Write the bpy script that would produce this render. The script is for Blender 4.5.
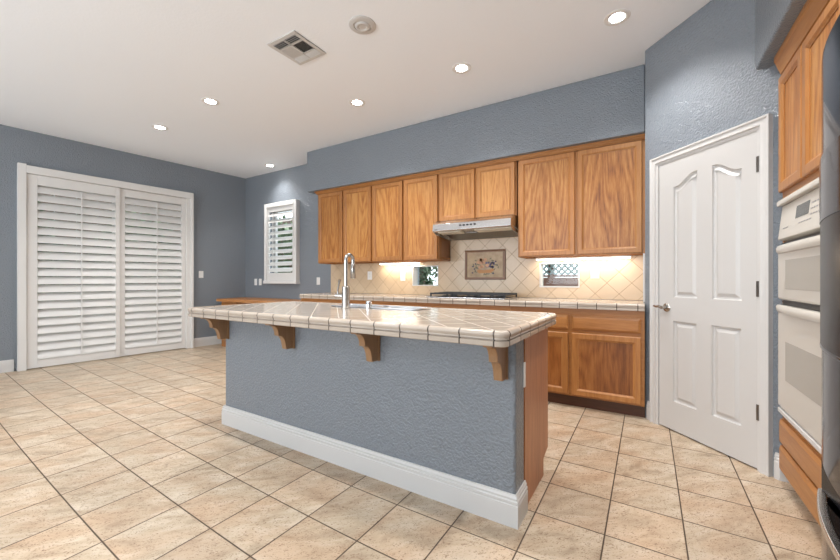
import bpy, bmesh, math, random
from mathutils import Vector, Matrix
random.seed(7)
for o in list(bpy.data.objects): bpy.data.objects.remove(o)
SC = bpy.context.scene
COL = SC.collection

# ------------------------------------------------------------------ camera, world, light, exposure
cam_d = bpy.data.cameras.new('camera'); cam = bpy.data.objects.new('camera', cam_d); COL.objects.link(cam)
cam.location = (0, 0, 1.12)
cam.rotation_euler = (math.radians(90), 0, math.radians(31.6))
cam_d.sensor_width = 36; cam_d.lens = 370 / 840 * 36; cam_d.shift_y = -0.5 / 840
cam_d.clip_start = 0.05
SC.camera = cam
SC.view_settings.view_transform = 'Standard'; SC.view_settings.look = 'None'
SC.view_settings.gamma = 1; SC.view_settings.use_curve_mapping = False
SC.view_settings.exposure = 0.71
world = bpy.data.worlds.new('world'); SC.world = world; world.use_nodes = True
wn = world.node_tree
bg = wn.nodes['Background']; bg.inputs[0].default_value = (0.86, 0.93, 1.0, 1); bg.inputs[1].default_value = 2.4
def area(name, loc, rot, sx, sy, power, col=(1, 1, 1)):
    d = bpy.data.lights.new(name, 'AREA'); d.shape = 'RECTANGLE'; d.size = sx; d.size_y = sy; d.energy = power; d.color = col
    o = bpy.data.objects.new(name, d); COL.objects.link(o); o.location = loc; o.rotation_euler = rot; return o
# fill lights added behind the camera, tilted up to brighten the ceiling
area('rear_fill_light', (-4.4, -3.55, 1.5), (math.radians(150), 0, 0), 2.6, 2.0, 75, (0.88, 0.94, 1.0))
area('rear_fill_light', (-1.2, -3.55, 1.5), (math.radians(150), 0, 0), 2.6, 2.0, 75, (0.88, 0.94, 1.0))
CANS = [(-.185, 2.97), (-1.394, 2.965), (-2.60, 2.965), (-3.89, 2.146), (-5.08, 2.189), (-5.248, 3.859)]
CANS_OFF = [(.18, 1.55), (-1.20, 1.05), (-2.40, 1.05), (-4.9, -.6), (-3.2, -1.8), (-.6, -1.8)]   # the rest of the ceiling's lamps, above and behind the camera
CEIL = 2.98

# ------------------------------------------------------------------ helpers
class MB:
    def __init__(s, M=None): s.bm = bmesh.new(); s.M = M or Matrix()
    def v(s, p): return s.bm.verts.new(s.M @ Vector(p))
    def box(s, a, b):
        x0, y0, z0 = [min(a[i], b[i]) for i in range(3)]; x1, y1, z1 = [max(a[i], b[i]) for i in range(3)]
        P = [s.v(p) for p in [(x0,y0,z0),(x1,y0,z0),(x1,y1,z0),(x0,y1,z0),(x0,y0,z1),(x1,y0,z1),(x1,y1,z1),(x0,y1,z1)]]
        for f in ((0,3,2,1),(4,5,6,7),(0,1,5,4),(1,2,6,5),(2,3,7,6),(3,0,4,7)): s.bm.faces.new([P[i] for i in f])
        return s
    def prism(s, pts, a, b, axis='x'):
        """closed outline extruded along an axis; pts are the two other coordinates in order"""
        def mk(t, p):
            return {'x': (t, p[0], p[1]), 'y': (p[0], t, p[1]), 'z': (p[0], p[1], t)}[axis]
        A = [s.v(mk(a, p)) for p in pts]; B = [s.v(mk(b, p)) for p in pts]
        n = len(pts)
        for i in range(n): s.bm.faces.new([A[i], A[(i+1) % n], B[(i+1) % n], B[i]])
        s.bm.faces.new(A[::-1]); s.bm.faces.new(B)
        return s
    def sweep(s, path, prof, closed=False):
        """profile (out, z) swept along a flat path of (x, y); out is to the right of travel"""
        n = len(path); rings = []
        for i, p in enumerate(path):
            p = Vector(p)
            a = Vector(path[i-1]) if (i > 0 or closed) else None
            b = Vector(path[(i+1) % n]) if (i < n-1 or closed) else None
            d1 = (p - a).normalized() if a is not None else (b - p).normalized()
            d2 = (b - p).normalized() if b is not None else d1
            n1 = Vector((d1.y, -d1.x)); n2 = Vector((d2.y, -d2.x)); m = (n1 + n2)
            m = m / max(.2, m.dot(n1)) if m.length > 1e-6 else n1
            rings.append([s.v((p.x + m.x*o, p.y + m.y*o, z)) for o, z in prof])
        k = len(prof)
        for i in range(n if closed else n-1):
            A, B = rings[i], rings[(i+1) % n]
            for j in range(k): s.bm.faces.new([A[j], B[j], B[(j+1) % k], A[(j+1) % k]])
        if not closed: s.bm.faces.new(rings[0][::-1]); s.bm.faces.new(rings[-1])
        return s
    def tube(s, pts, r, n=12, caps=True):
        pts = [Vector(p) for p in pts]; rings = []
        rr = r if isinstance(r, (list, tuple)) else [r]*len(pts)
        up = None
        for i, p in enumerate(pts):
            d = ((pts[i+1] if i < len(pts)-1 else p) - (pts[i-1] if i else p)).normalized()
            if up is None: up = Vector((0, 0, 1)) if abs(d.z) < .9 else Vector((1, 0, 0))
            a = d.cross(up).normalized(); b = a.cross(d).normalized(); up = b
            rings.append([s.v(p + (a*math.cos(t*2*math.pi/n) + b*math.sin(t*2*math.pi/n))*rr[i]) for t in range(n)])
        for A, B in zip(rings, rings[1:]):
            for j in range(n): s.bm.faces.new([A[j], A[(j+1) % n], B[(j+1) % n], B[j]])
        if caps: s.bm.faces.new(rings[0][::-1]); s.bm.faces.new(rings[-1])
        return s
    def lathe(s, c, prof, n=32, axis='z'):
        """prof: (radius, height) list about a point"""
        rings = []
        for r, h in prof:
            ring = []
            for t in range(n):
                a = t*2*math.pi/n; x, y = r*math.cos(a), r*math.sin(a)
                off = {'z': (x, y, h), 'x': (h, x, y), 'y': (x, h, y)}[axis]
                ring.append(s.v(Vector(c) + Vector(off)))
            rings.append(ring)
        for A, B in zip(rings, rings[1:]):
            for j in range(n): s.bm.faces.new([A[j], A[(j+1) % n], B[(j+1) % n], B[j]])
        s.bm.faces.new(rings[0][::-1]); s.bm.faces.new(rings[-1])
        return s
    def loft(s, loops, cap_first=False, cap_last=True):
        R = [[s.v(p) for p in L] for L in loops]
        n = len(R[0])
        for A, B in zip(R, R[1:]):
            for j in range(n): s.bm.faces.new([A[j], A[(j+1) % n], B[(j+1) % n], B[j]])
        if cap_first: s.bm.faces.new(R[0][::-1])
        if cap_last: s.bm.faces.new(R[-1])
        return s
    def build(s, name, mat, parent=None, bevel=0, smooth=False, origin=None, seg=2):
        bmesh.ops.remove_doubles(s.bm, verts=s.bm.verts, dist=1e-6)
        bmesh.ops.recalc_face_normals(s.bm, faces=s.bm.faces)
        if parent is not None: org = parent.matrix_world_loc
        elif origin is not None: org = Vector(origin)
        else:
            vs = [v.co for v in s.bm.verts]
            lo = [min(v[i] for v in vs) for i in range(3)]; hi = [max(v[i] for v in vs) for i in range(3)]
            org = Vector(((lo[0]+hi[0])/2, (lo[1]+hi[1])/2, lo[2]))
        for v in s.bm.verts: v.co -= org
        me = bpy.data.meshes.new(name); s.bm.to_mesh(me); s.bm.free()
        if mat: me.materials.append(mat)
        o = bpy.data.objects.new(name, me); COL.objects.link(o)
        if parent is not None: o.parent = parent.obj
        else: o.location = org
        if smooth:
            for p in me.polygons: p.use_smooth = True
            me.set_sharp_from_angle(angle=math.radians(40))
        if bevel:
            m = o.modifiers.new('bevel', 'BEVEL'); m.width = bevel; m.segments = seg; m.limit_method = 'ANGLE'; m.angle_limit = math.radians(35)
            for p in me.polygons: p.use_smooth = True
            w = o.modifiers.new('wn', 'WEIGHTED_NORMAL'); w.keep_sharp = False
        return Node(o, org)
class Node:
    def __init__(s, obj, org): s.obj = obj; s.matrix_world_loc = Vector(org)
def thing(name, loc, label, cat, group=None, structure=False):
    o = bpy.data.objects.new(name, None); COL.objects.link(o); o.location = loc; o.empty_display_size = .1
    if structure: o['kind'] = 'structure'
    else: tagit(o, label, cat, group)
    return Node(o, loc)
def tagit(o, label, cat, group=None):
    o = o.obj if isinstance(o, Node) else o
    o['label'] = label; o['category'] = cat
    if group: o['group'] = group
def structure(n): n.obj['kind'] = 'structure'; return n
def part_label(n, label): n.obj['label'] = label; return n

# ------------------------------------------------------------------ materials
class NT:
    def __init__(s, name):
        s.m = bpy.data.materials.new(name); s.m.use_nodes = True; s.t = s.m.node_tree
        s.b = s.t.nodes['Principled BSDF']
    def n(s, t, **k):
        x = s.t.nodes.new(t)
        for a, b in k.items(): setattr(x, a, b)
        return x
    def l(s, a, b): s.t.links.new(a, b)
    def val(s, inp, v):
        if isinstance(v, (int, float)): inp.default_value = v
        elif isinstance(v, tuple): inp.default_value = v
        else: s.l(v, inp)
    def math(s, op, a, b=0.0, c=None):
        x = s.n('ShaderNodeMath', operation=op); s.val(x.inputs[0], a); s.val(x.inputs[1], b)
        if c is not None: s.val(x.inputs[2], c)
        return x.outputs[0]
    def mix(s, f, a, b):
        x = s.n('ShaderNodeMix', data_type='RGBA'); s.val(x.inputs[0], f); s.val(x.inputs[6], a); s.val(x.inputs[7], b); return x.outputs[2]
    def ramp(s, f, stops):
        x = s.n('ShaderNodeValToRGB'); s.l(f, x.inputs[0]); e = x.color_ramp.elements
        while len(e) < len(stops): e.new(.5)
        for q, (p, c) in zip(e, stops): q.position = p; q.color = c if len(c) == 4 else (*c, 1)
        return x.outputs[0]
    def noise(s, vec, scale, detail=3, rough=.5, dist=0):
        x = s.n('ShaderNodeTexNoise'); s.val(x.inputs['Scale'], scale); x.inputs['Detail'].default_value = detail
        x.inputs['Roughness'].default_value = rough; x.inputs['Distortion'].default_value = dist
        if vec is not None: s.l(vec, x.inputs['Vector'])
        return x.outputs[0]
    def pos(s): return s.n('ShaderNodeNewGeometry').outputs['Position']
    def sep(s, v): x = s.n('ShaderNodeSeparateXYZ'); s.l(v, x.inputs[0]); return x.outputs
    def comb(s, a, b, c): x = s.n('ShaderNodeCombineXYZ'); s.val(x.inputs[0], a); s.val(x.inputs[1], b); s.val(x.inputs[2], c); return x.outputs[0]
    def bump(s, h, strength=.3, dist=.01):
        x = s.n('ShaderNodeBump'); x.inputs['Strength'].default_value = strength; x.inputs['Distance'].default_value = dist; s.l(h, x.inputs['Height'])
        s.l(x.outputs[0], s.b.inputs['Normal'])
    def set(s, **k):
        for a, v in k.items(): s.val(s.b.inputs[a.replace('_', ' ')], v)
        return s
def srgb(r, g, b):
    f = lambda c: ((c/255+.055)/1.055)**2.4 if c > 10 else c/255/12.92
    return (f(r), f(g), f(b), 1)
def plain(name, col, rough=.5, metal=0, spec=.5):
    t = NT(name); t.b.inputs['Base Color'].default_value = col; t.b.inputs['Roughness'].default_value = rough
    t.b.inputs['Metallic'].default_value = metal; t.b.inputs['Specular IOR Level'].default_value = spec; return t.m
def emit(name, col, s):
    t = NT(name); t.b.inputs['Base Color'].default_value = col; t.b.inputs['Emission Color'].default_value = col; t.b.inputs['Emission Strength'].default_value = s; return t.m
def mat_wall(name, col):
    t = NT(name); p = t.pos()
    big = t.noise(p, 1.3, 2); c = t.mix(big, (*[x*.96 for x in col[:3]], 1), (*[min(1, x*1.04) for x in col[:3]], 1))
    n1 = t.noise(p, 85, 2, .5); n2 = t.noise(p, 30, 2, .5)
    h = t.math('ADD', t.math('MULTIPLY', n1, 1.0), t.math('MULTIPLY', n2, .35))
    t.set(Base_Color=c, Roughness=.30); t.b.inputs['Specular IOR Level'].default_value = .6; t.bump(h, 1.0, .009); return t.m
M_WALL = mat_wall('blue_grey_orange_peel_paint', (.204, .229, .258, 1))
def mat_ceiling():
    t = NT('white_ceiling_paint'); p = t.pos(); n = t.noise(p, 60, 3); t.set(Base_Color=(.90, .935, .975, 1), Roughness=.85); t.bump(n, .25, .004); return t.m
M_CEIL = mat_ceiling()
def mat_floor():
    t = NT('beige_stone_floor_tile'); x, y, z = t.sep(t.pos())
    # the tile courses: pitch 0.2995 near the kitchen, a touch wider and slowly drifting towards the patio door
    dx = t.math('MAXIMUM', t.math('SUBTRACT', -1.0, x), 0.0)
    u = t.math('ADD', x, t.math('MULTIPLY', dx, .026))
    v = t.math('SUBTRACT', y, t.math('MULTIPLY', t.math('POWER', dx, 1.33), .027))
    P = .2995
    u = t.math('DIVIDE', t.math('ADD', u, .46 + 40*P), P); v = t.math('DIVIDE', t.math('SUBTRACT', v, 1.507 - 40*P), P)
    fu = t.math('FRACT', u); fv = t.math('FRACT', v); iu = t.math('FLOOR', u); iv = t.math('FLOOR', v)
    e = t.math('MINIMUM', t.math('MINIMUM', fu, t.math('SUBTRACT', 1.0, fu)), t.math('MINIMUM', fv, t.math('SUBTRACT', 1.0, fv)))
    grout = t.n('ShaderNodeMapRange', interpolation_type='SMOOTHSTEP'); t.l(e, grout.inputs[0]); grout.inputs[1].default_value = .006; grout.inputs[2].default_value = .014
    g = grout.outputs[0]
    wn_ = t.n('ShaderNodeTexWhiteNoise', noise_dimensions='3D'); t.l(t.comb(iu, iv, 0.0), wn_.inputs['Vector'])
    rnd = wn_.outputs['Value']
    cell = t.n('ShaderNodeVectorMath', operation='SCALE'); t.l(wn_.outputs['Color'], cell.inputs[0]); cell.inputs['Scale'].default_value = 7
    # diagonal streaks run through every tile
    sv = t.n('ShaderNodeVectorMath', operation='ADD'); t.l(t.comb(t.math('MULTIPLY', t.math('ADD', x, y), 1.5), t.math('MULTIPLY', t.math('SUBTRACT', y, x), 3.2), 0.0), sv.inputs[0]); t.l(cell.outputs[0], sv.inputs[1])
    n1 = t.noise(sv.outputs[0], 2.4, 6, .62, .6); n2 = t.noise(sv.outputs[0], 16, 4, .65, .8); n3 = t.noise(sv.outputs[0], 55, 3, .6)
    base = t.ramp(n1, [(.30, srgb(160, 141, 119)), (.48, srgb(190, 172, 148)), (.68, srgb(208, 194, 174))])
    warm = t.ramp(t.noise(sv.outputs[0], 1.1, 2), [(.42, (0, 0, 0)), (.68, (1, 1, 1))])
    base = t.mix(t.math('MULTIPLY', warm, .45), base, srgb(194, 158, 126))
    pits = t.ramp(n2, [(.46, (0, 0, 0)), (.58, (1, 1, 1))]); pits3 = t.ramp(n3, [(.52, (0, 0, 0)), (.60, (1, 1, 1))])
    base = t.mix(t.math('MULTIPLY', t.math('MULTIPLY', pits, pits3), .85), base, srgb(116, 84, 60))
    hs = t.n('ShaderNodeHueSaturation'); t.l(base, hs.inputs['Color']); t.l(t.math('ADD', .90, t.math('MULTIPLY', rnd, .14)), hs.inputs['Value'])
    col = t.mix(g, srgb(82, 66, 52), hs.outputs[0])
    t.set(Base_Color=col, Roughness=t.math('ADD', .62, t.math('MULTIPLY', g, -.22)))
    t.b.inputs['Specular IOR Level'].default_value = .4
    h = t.math('ADD', t.math('MULTIPLY', g, 1.0), t.math('MULTIPLY', n2, .18)); t.bump(h, .5, .004); return t.m
M_FLOOR = mat_floor()
def mat_tile(name, ca, cb, groutc, P, ox=0., oz=0., plane='xz', diag=True, gw=.012, rough=.25, warp=.02):
    t = NT(name); x, y, z = t.sep(t.pos())
    a, b = {'xz': (x, z), 'xy': (x, y)}[plane]
    a = t.math('SUBTRACT', a, ox); b = t.math('SUBTRACT', b, oz)
    if diag:
        k = .70710678
        a, b = t.math('MULTIPLY', t.math('ADD', a, b), k), t.math('MULTIPLY', t.math('SUBTRACT', b, a), k)
    u = t.math('ADD', t.math('DIVIDE', a, P), 100.); v = t.math('ADD', t.math('DIVIDE', b, P), 100.)
    fu = t.math('FRACT', u); fv = t.math('FRACT', v)
    e = t.math('MINIMUM', t.math('MINIMUM', fu, t.math('SUBTRACT', 1.0, fu)), t.math('MINIMUM', fv, t.math('SUBTRACT', 1.0, fv)))
    g = t.n('ShaderNodeMapRange'); t.l(e, g.inputs[0]); g.inputs[1].default_value = gw*.5; g.inputs[2].default_value = gw*1.4; g = g.outputs[0]
    w = t.n('ShaderNodeTexWhiteNoise', noise_dimensions='3D'); t.l(t.comb(t.math('FLOOR', u), t.math('FLOOR', v), 0.), w.inputs['Vector'])
    n = t.noise(t.pos(), 9, 4); f = t.math('ADD', t.math('MULTIPLY', n, .6), t.math('MULTIPLY', w.outputs['Value'], .4))
    col = t.mix(g, groutc, t.mix(f, ca, cb)); t.set(Base_Color=col, Roughness=t.math('SUBTRACT', .75, t.math('MULTIPLY', g, .75-rough)))
    t.bump(g, .5, .003); return t.m
M_SPLASH = mat_tile('beige_diagonal_wall_tile', srgb(204, 178, 146), srgb(216, 194, 164), srgb(146, 116, 90), .1515, -1.63, 1.30)
M_CTOP = mat_tile('pale_grey_counter_tile', srgb(158, 147, 134), srgb(176, 165, 153), srgb(196, 188, 178), .15, -.60, 1.50, plane='xy', rough=.16)
def mat_edge(name, axis, off):
    t = NT(name); x, y, z = t.sep(t.pos()); a = x if axis == 'x' else y
    u = t.math('FRACT', t.math('ADD', t.math('DIVIDE', t.math('SUBTRACT', a, off), .1495), 100.))
    e = t.math('MINIMUM', u, t.math('SUBTRACT', 1.0, u)); g = t.n('ShaderNodeMapRange'); t.l(e, g.inputs[0]); g.inputs[1].default_value = .014; g.inputs[2].default_value = .026; g = g.outputs[0]
    n = t.noise(t.pos(), 8, 3); col = t.mix(g, srgb(70, 60, 52), t.mix(n, srgb(172, 158, 144), srgb(190, 177, 163)))
    t.set(Base_Color=col, Roughness=.2); t.bump(g, .5, .003); return t.m
M_EDGE_X = mat_edge('counter_edge_tile_front', 'x', -.515)
M_EDGE_Y = mat_edge('counter_edge_tile_side', 'y', 1.43)
def mat_wood(name, c0, c1, c2, axis='z', scale=1.0, contrast=1.0, rough=.38, cathedral=False):
    """grain running along an axis; every object gets its own cut of the board"""
    t = NT(name); x, y, z = t.sep(t.pos()); oi = t.n('ShaderNodeObjectInfo').outputs['Random']
    s = {'z': (x, y, z), 'x': (z, y, x), 'y': (x, z, y)}[axis]
    off = t.math('MULTIPLY', oi, 37.0)
    across = t.math('ADD', t.math('MULTIPLY', s[0], 1.0), off); dep = t.math('ADD', s[1], off)
    v = t.comb(across, dep, t.math('MULTIPLY', s[2], .07))
    fine = t.noise(v, 150*scale, 3, .6, .2)
    mid = t.noise(v, 38*scale, 2, .5, .1)
    v2 = t.comb(across, dep, t.math('MULTIPLY', s[2], .13 if cathedral else .08))
    warpn = t.noise(v2, 3.6*scale, 2, .4, .15)
    bands = t.math('SINE', t.math('MULTIPLY', warpn, 120 if cathedral else 70)); bands = t.math('ADD', t.math('MULTIPLY', bands, .5), .5)
    bands = t.math('POWER', bands, .7)
    broad = t.noise(v2, 1.8*scale, 2)
    f = t.math('ADD', t.math('ADD', t.math('MULTIPLY', bands, .10 if cathedral else .05), t.math('MULTIPLY', fine, .34)), t.math('ADD', t.math('MULTIPLY', broad, .34), t.math('MULTIPLY', mid, .25)))
    col = t.ramp(f, [(.49-.2/contrast, c0), (.49, c1), (.49+.2/contrast, c2)])
    hs = t.n('ShaderNodeHueSaturation'); t.l(col, hs.inputs['Color']); t.l(t.math('ADD', .92, t.math('MULTIPLY', oi, .14)), hs.inputs['Value'])
    t.set(Base_Color=hs.outputs[0], Roughness=rough); t.bump(fine, .08, .002); return t.m
W0, W1, W2 = srgb(150, 92, 46), srgb(186, 125, 72), srgb(206, 150, 96)
M_WOOD_Z = mat_wood('honey_oak_upright', srgb(130, 80, 36), srgb(169, 113, 60), srgb(191, 139, 82), 'z', contrast=.8)
M_WOOD_X = mat_wood('honey_oak_level', srgb(130, 80, 36), srgb(169, 113, 60), srgb(191, 139, 82), 'x', contrast=.8)
M_WOOD_Y = mat_wood('honey_oak_level_side', srgb(130, 80, 36), srgb(169, 113, 60), srgb(191, 139, 82), 'y', contrast=.8)
M_PANEL = mat_wood('figured_oak_panel', srgb(118, 66, 24), srgb(168, 108, 50), srgb(196, 142, 80), 'z', contrast=1.45, cathedral=True)
M_PANEL_SHADE = mat_wood('shaded_figured_oak_panel', srgb(98, 52, 20), srgb(142, 86, 40), srgb(174, 116, 62), 'z', contrast=1.1, cathedral=True)  # same oak as the upper panels, darkened for the shade below the counter
M_WOOD_DARK = mat_wood('dark_oak_toe_kick', srgb(62, 36, 22), srgb(84, 50, 32), srgb(100, 62, 40), 'x')
M_CORBEL = mat_wood('muted_oak_corbel', srgb(120, 88, 60), srgb(150, 114, 80), srgb(168, 132, 98), 'z', contrast=.8)
M_REDWOOD = mat_wood('reddish_veneer', srgb(150, 92, 58), srgb(182, 122, 82), srgb(204, 150, 108), 'z', contrast=.9)
M_WHITE = plain('white_semi_gloss_trim', (.60, .59, .575, 1), .35)
M_DOOR = plain('white_door_paint', (.57, .56, .545, 1), .38)
M_SHUT = plain('white_shutter_paint', (.72, .71, .69, 1), .42)
M_PLATE = plain('white_switch_plastic', (.82, .81, .79, 1), .3)
M_IVORY = plain('ivory_oven_enamel', (.62, .59, .53, 1), .22)
M_IVORY_G = plain('ivory_oven_glass', (.55, .51, .45, 1), .08)
M_IVORY_W = plain('oven_window_glass', (.36, .33, .28, 1), .08)
M_BLACK = plain('black_gap', (.012, .012, .012, 1), .4)
M_IRON = plain('black_cast_iron', (.02, .02, .021, 1), .45)
M_BLKGL = plain('black_glass', (.008, .009, .012, 1), .25, 0, .08)
M_LCD = plain('grey_display', (.06, .07, .07, 1), .2)
M_INK = plain('grey_printing', (.25, .25, .26, 1), .5)
M_CHROME = plain('chrome', (.75, .75, .76, 1), .12, 1)
M_NICKEL = plain('brushed_nickel', (.50, .47, .43, 1), .26, 1)
M_HINGE = plain('dark_pewter', (.22, .21, .20, 1), .38, 1)
M_SINK = plain('stainless_sink', (.62, .64, .67, 1), .28, .9)
M_GRT = plain('grout', (.35, .30, .25, 1), .8)
def mat_steel(name, col, rough, sc):
    t = NT(name); x, y, z = t.sep(t.pos()); n = t.noise(t.comb(t.math('MULTIPLY', x, sc[0]), t.math('MULTIPLY', y, sc[1]), t.math('MULTIPLY', z, sc[2])), 1.0, 3)
    t.set(Base_Color=col, Metallic=1.0, Roughness=t.math('ADD', rough, t.math('MULTIPLY', n, .10))); return t.m
M_STEEL = mat_steel('brushed_stainless', (.60, .60, .61, 1), .20, (3, 60, 300))
M_FAUCET = plain('satin_faucet_steel', (.46, .45, .44, 1), .18, 1)
M_FRIDGE = mat_steel('polished_dark_stainless', (.17, .17, .175, 1), .05, (3, 3, 90))
M_FRIDGE.node_tree.nodes['Principled BSDF'].inputs['Specular Tint'].default_value = (.62, .62, .64, 1)
M_CANLAMP = emit('lit_lamp_lens', (1, .98, .95, 1), 20)
M_UNDERLAMP = emit('lit_tube_lens', (1, .9, .76, 1), 6)

# ------------------------------------------------------------------ room shell
LW0, LW1 = Vector((-6.6, 1.2, 0)), Vector((-6.4, 3.2, 0))
ld = (LW1 - LW0).normalized()                       # along the left wall, away from the camera
ln = Vector((ld.y, -ld.x, 0))                       # into the room
def lwM():                                          # (s, n, z): along the wall, out of the wall, up
    return Matrix(((ld.x, ln.x, 0, LW0.x), (ld.y, ln.y, 0, LW0.y), (0, 0, 1, 0), (0, 0, 0, 1)))
LM = lwM()
BACK = 4.12
PA = Vector((-.018, 3.515, 0)); pdv = (Vector((.583, 2.828, 0)) - Vector((.016, 3.436, 0))).normalized()
PS0 = Vector((.016, 3.436, 0)) + Vector((.73, .68, 0)).normalized()*.030
pn = Vector((-pdv.y, pdv.x, 0)); pn = -pn if pn.dot(Vector((0, 1, 0))) > 0 else pn       # out of the pantry wall, into the room
PM = Matrix(((pdv.x, pn.x, 0, PS0.x), (pdv.y, pn.y, 0, PS0.y), (0, 0, 1, 0), (0, 0, 0, 1)))
RX = 1.36
floor = structure(MB().box((-8.2, -4.2, -.1), (2.4, 5.0, 0)).build('floor', M_FLOOR, origin=(0, 0, 0)))
ceiling = structure(MB().box((-8.2, -4.2, CEIL), (2.4, 4.6, CEIL+.15)).build('ceiling', M_CEIL))

def wall_holes(M, a0, a1, z0, z1, n0, n1, holes):
    """wall slab in (along, out, up) coordinates with rectangular openings"""
    mb = MB(M); xs = sorted(set([a0, a1] + [h[0] for h in holes] + [h[1] for h in holes])); zs = sorted(set([z0, z1] + [h[2] for h in holes] + [h[3] for h in holes]))
    for i in range(len(xs)-1):
        j = 0
        while j < len(zs)-1:
            cx = (xs[i]+xs[i+1])/2
            def hole(k): cz = (zs[k]+zs[k+1])/2; return any(h[0] < cx < h[1] and h[2] < cz < h[3] for h in holes)
            if hole(j): j += 1; continue
            k = j
            while k+1 < len(zs)-1 and not hole(k+1): k += 1
            mb.box((xs[i], n0, zs[j]), (xs[i+1], n1, zs[k+1])); j = k+1
    return mb
# left wall with the patio door opening
lw = wall_holes(LM, -5.4, 2.94, 0, CEIL, -.16, 0, [(.16, 1.98, 0, 2.42)]); structure(lw.build('wall_left', M_WALL))
WIN = [(-5.60, -4.93, 1.14, 2.34), (-2.645, -2.254, 1.036, 1.300), (-1.000, -.597, 1.036, 1.300)]
Mb = Matrix(((1, 0, 0, 0), (0, -1, 0, BACK), (0, 0, 1, 0), (0, 0, 0, 1)))
structure(wall_holes(Mb, -6.5, .1, 0, CEIL, -.16, 0, WIN).build('wall_back', M_WALL))
# angled pantry wall, its return and the wall behind the ovens
mb = MB(); q = PA; e = PS0 + pdv*.880
mb.prism([(PA.x, PA.y), (e.x, e.y), (e.x+.75, e.y), (e.x+.75, e.y+.12), (e.x+.06, e.y+.12), (PA.x+.10, PA.y+.07), (PA.x+.10, BACK), (PA.x, BACK)], 0, CEIL, 'z')
structure(mb.build('wall_pantry', M_WALL, bevel=.008, seg=3))
structure(MB().box((RX, -3.7, 0), (RX+.12, e.y+.0, CEIL)).build('wall_right', M_WALL))
structure(wall_holes(Matrix(), -7.4, 1.5, 0, CEIL, -3.78, -3.66, [(-5.8, -3.0, .45, 2.5), (-2.6, .2, .45, 2.5)]).build('wall_rear', M_WALL))
# soffits
structure(MB().box((-4.236, 3.732, 2.395), (-.0185, BACK-.001, CEIL)).build('soffit_back', M_WALL, bevel=.012, seg=3))
structure(MB().box((.533, .2, 2.335), (RX-.001, 2.865, CEIL)).build('soffit_right', M_WALL, bevel=.012, seg=3))
# unseen rear windows, added behind the camera to let fill light in
for i, (a, b) in enumerate(((-5.8, -3.0), (-2.6, .2))):
    m = MB()
    for x0, x1, z0, z1 in ((a, a+.07, .45, 2.5), (b-.07, b, .45, 2.5), (a, b, .45, .52), (a, b, 2.43, 2.5), ((a+b)/2-.03, (a+b)/2+.03, .45, 2.5)): m.box((x0, -3.77, z0), (x1, -3.68, z1))
    structure(m.build('window_%d' % (i+4), M_WHITE))
# baseboards: three-bead profile
BB = [(0, 0), (.016, 0), (.016, .098), (.013, .102), (.015, .108), (.015, .116), (.010, .121), (.011, .130), (.007, .137), (.005, .145), (0, .145)]
def P2(M, s, n=0): p = M @ Vector((s, n, 0)); return (p.x, p.y)
structure(MB().sweep([P2(LM, -5.2), P2(LM, .05)], BB).build('baseboard_left', M_WHITE))
structure(MB().sweep([P2(LM, 2.05), P2(LM, 2.935)], BB).build('trim_1', M_WHITE))
structure(MB().sweep([P2(PM, -.05), P2(PM, -.002)], [(a, b) for a, b in BB]).build('trim_2', M_WHITE))
structure(MB().sweep([P2(PM, .85), P2(PM, .872), (e.x+.12, e.y)], BB).build('baseboard_pantry', M_WHITE))

# ------------------------------------------------------------------ outdoors seen through the openings
def mat_leaf():
    t = NT('leaf_green'); n = t.noise(t.pos(), 9, 3); t.set(Base_Color=t.ramp(n, [(.3, (.06, .09, .05)), (.55, (.16, .22, .12)), (.75, (.42, .46, .32))]), Roughness=.6); return t.m
M_LEAF = mat_leaf()
M_SOIL = plain('patio_concrete', (.40, .38, .35, 1), .9)
M_FENCE = mat_wood('red_brown_fence_board', srgb(100, 66, 52), srgb(140, 98, 80), srgb(168, 128, 108), 'x')
M_BACKDROP = mat_wood('dark_backdrop_board', srgb(70, 56, 48), srgb(96, 78, 66), srgb(116, 98, 84), 'z')  # kept dark for the added backdrops that hide the sky
M_LATT = plain('grey_green_lattice', (.32, .37, .34, 1), .8)
structure(MB().box((-14, -4.2, -.14), (-8.2, 9, -.04)).box((-8.2, 5.0, -.14), (3, 9, -.04)).build('trim_3', M_SOIL))
def shrub(cx, cy, cz, rx, ry, rz, n, size, label, seed, group=None):
    r = random.Random(seed); mb = MB()
    for i in range(n):
        a, b = r.uniform(0, 2*math.pi), math.acos(r.uniform(-1, 1)); k = r.uniform(.62, 1.0)
        p = Vector((cx + rx*k*math.sin(b)*math.cos(a), cy + ry*k*math.sin(b)*math.sin(a), max(.02, cz + rz*k*math.cos(b))))
        d = Vector((r.uniform(-1, 1), r.uniform(-1, 1), r.uniform(-.6, .8))).normalized(); s = d.orthogonal().normalized(); L = size*r.uniform(.7, 1.3)
        nrm = d.cross(s)*L*.12
        A, B, C_, D = mb.v(p), mb.v(p+d*L*.5+s*L*.28+nrm), mb.v(p+d*L), mb.v(p+d*L*.5-s*L*.28+nrm)
        mb.bm.faces.new((A, B, C_)); mb.bm.faces.new((A, C_, D))
    t = thing('garden_shrub', (cx, cy, -.04), label, 'shrub', group)
    mb.build('foliage', M_LEAF, t)
    MB().tube([(cx, cy, -.04), (cx+.03, cy, cz*.6), (cx-.02, cy+.02, cz)], [.05, .04, .02], 8).build('stem', M_FENCE, t)
shrub(-9.2, 1.6, 1.3, .7, .8, 1.5, 1500, .16, 'green shrub seen between upper louvers of the left patio shutter', 1)
shrub(-9.3, 3.6, 1.2, .7, .9, 1.4, 1500, .16, 'dark shrub seen between louvers of the right patio shutter', 2)
shrub(-7.6, 6.0, 1.3, .9, .5, 1.3, 1500, .14, 'shrub outside the narrow shuttered kitchen window', 3)
shrub(-3.35, 4.85, 1.0, .7, .26, 1.0, 1500, .10, 'leafy green shrub seen through the left backsplash window', 4)
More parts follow.
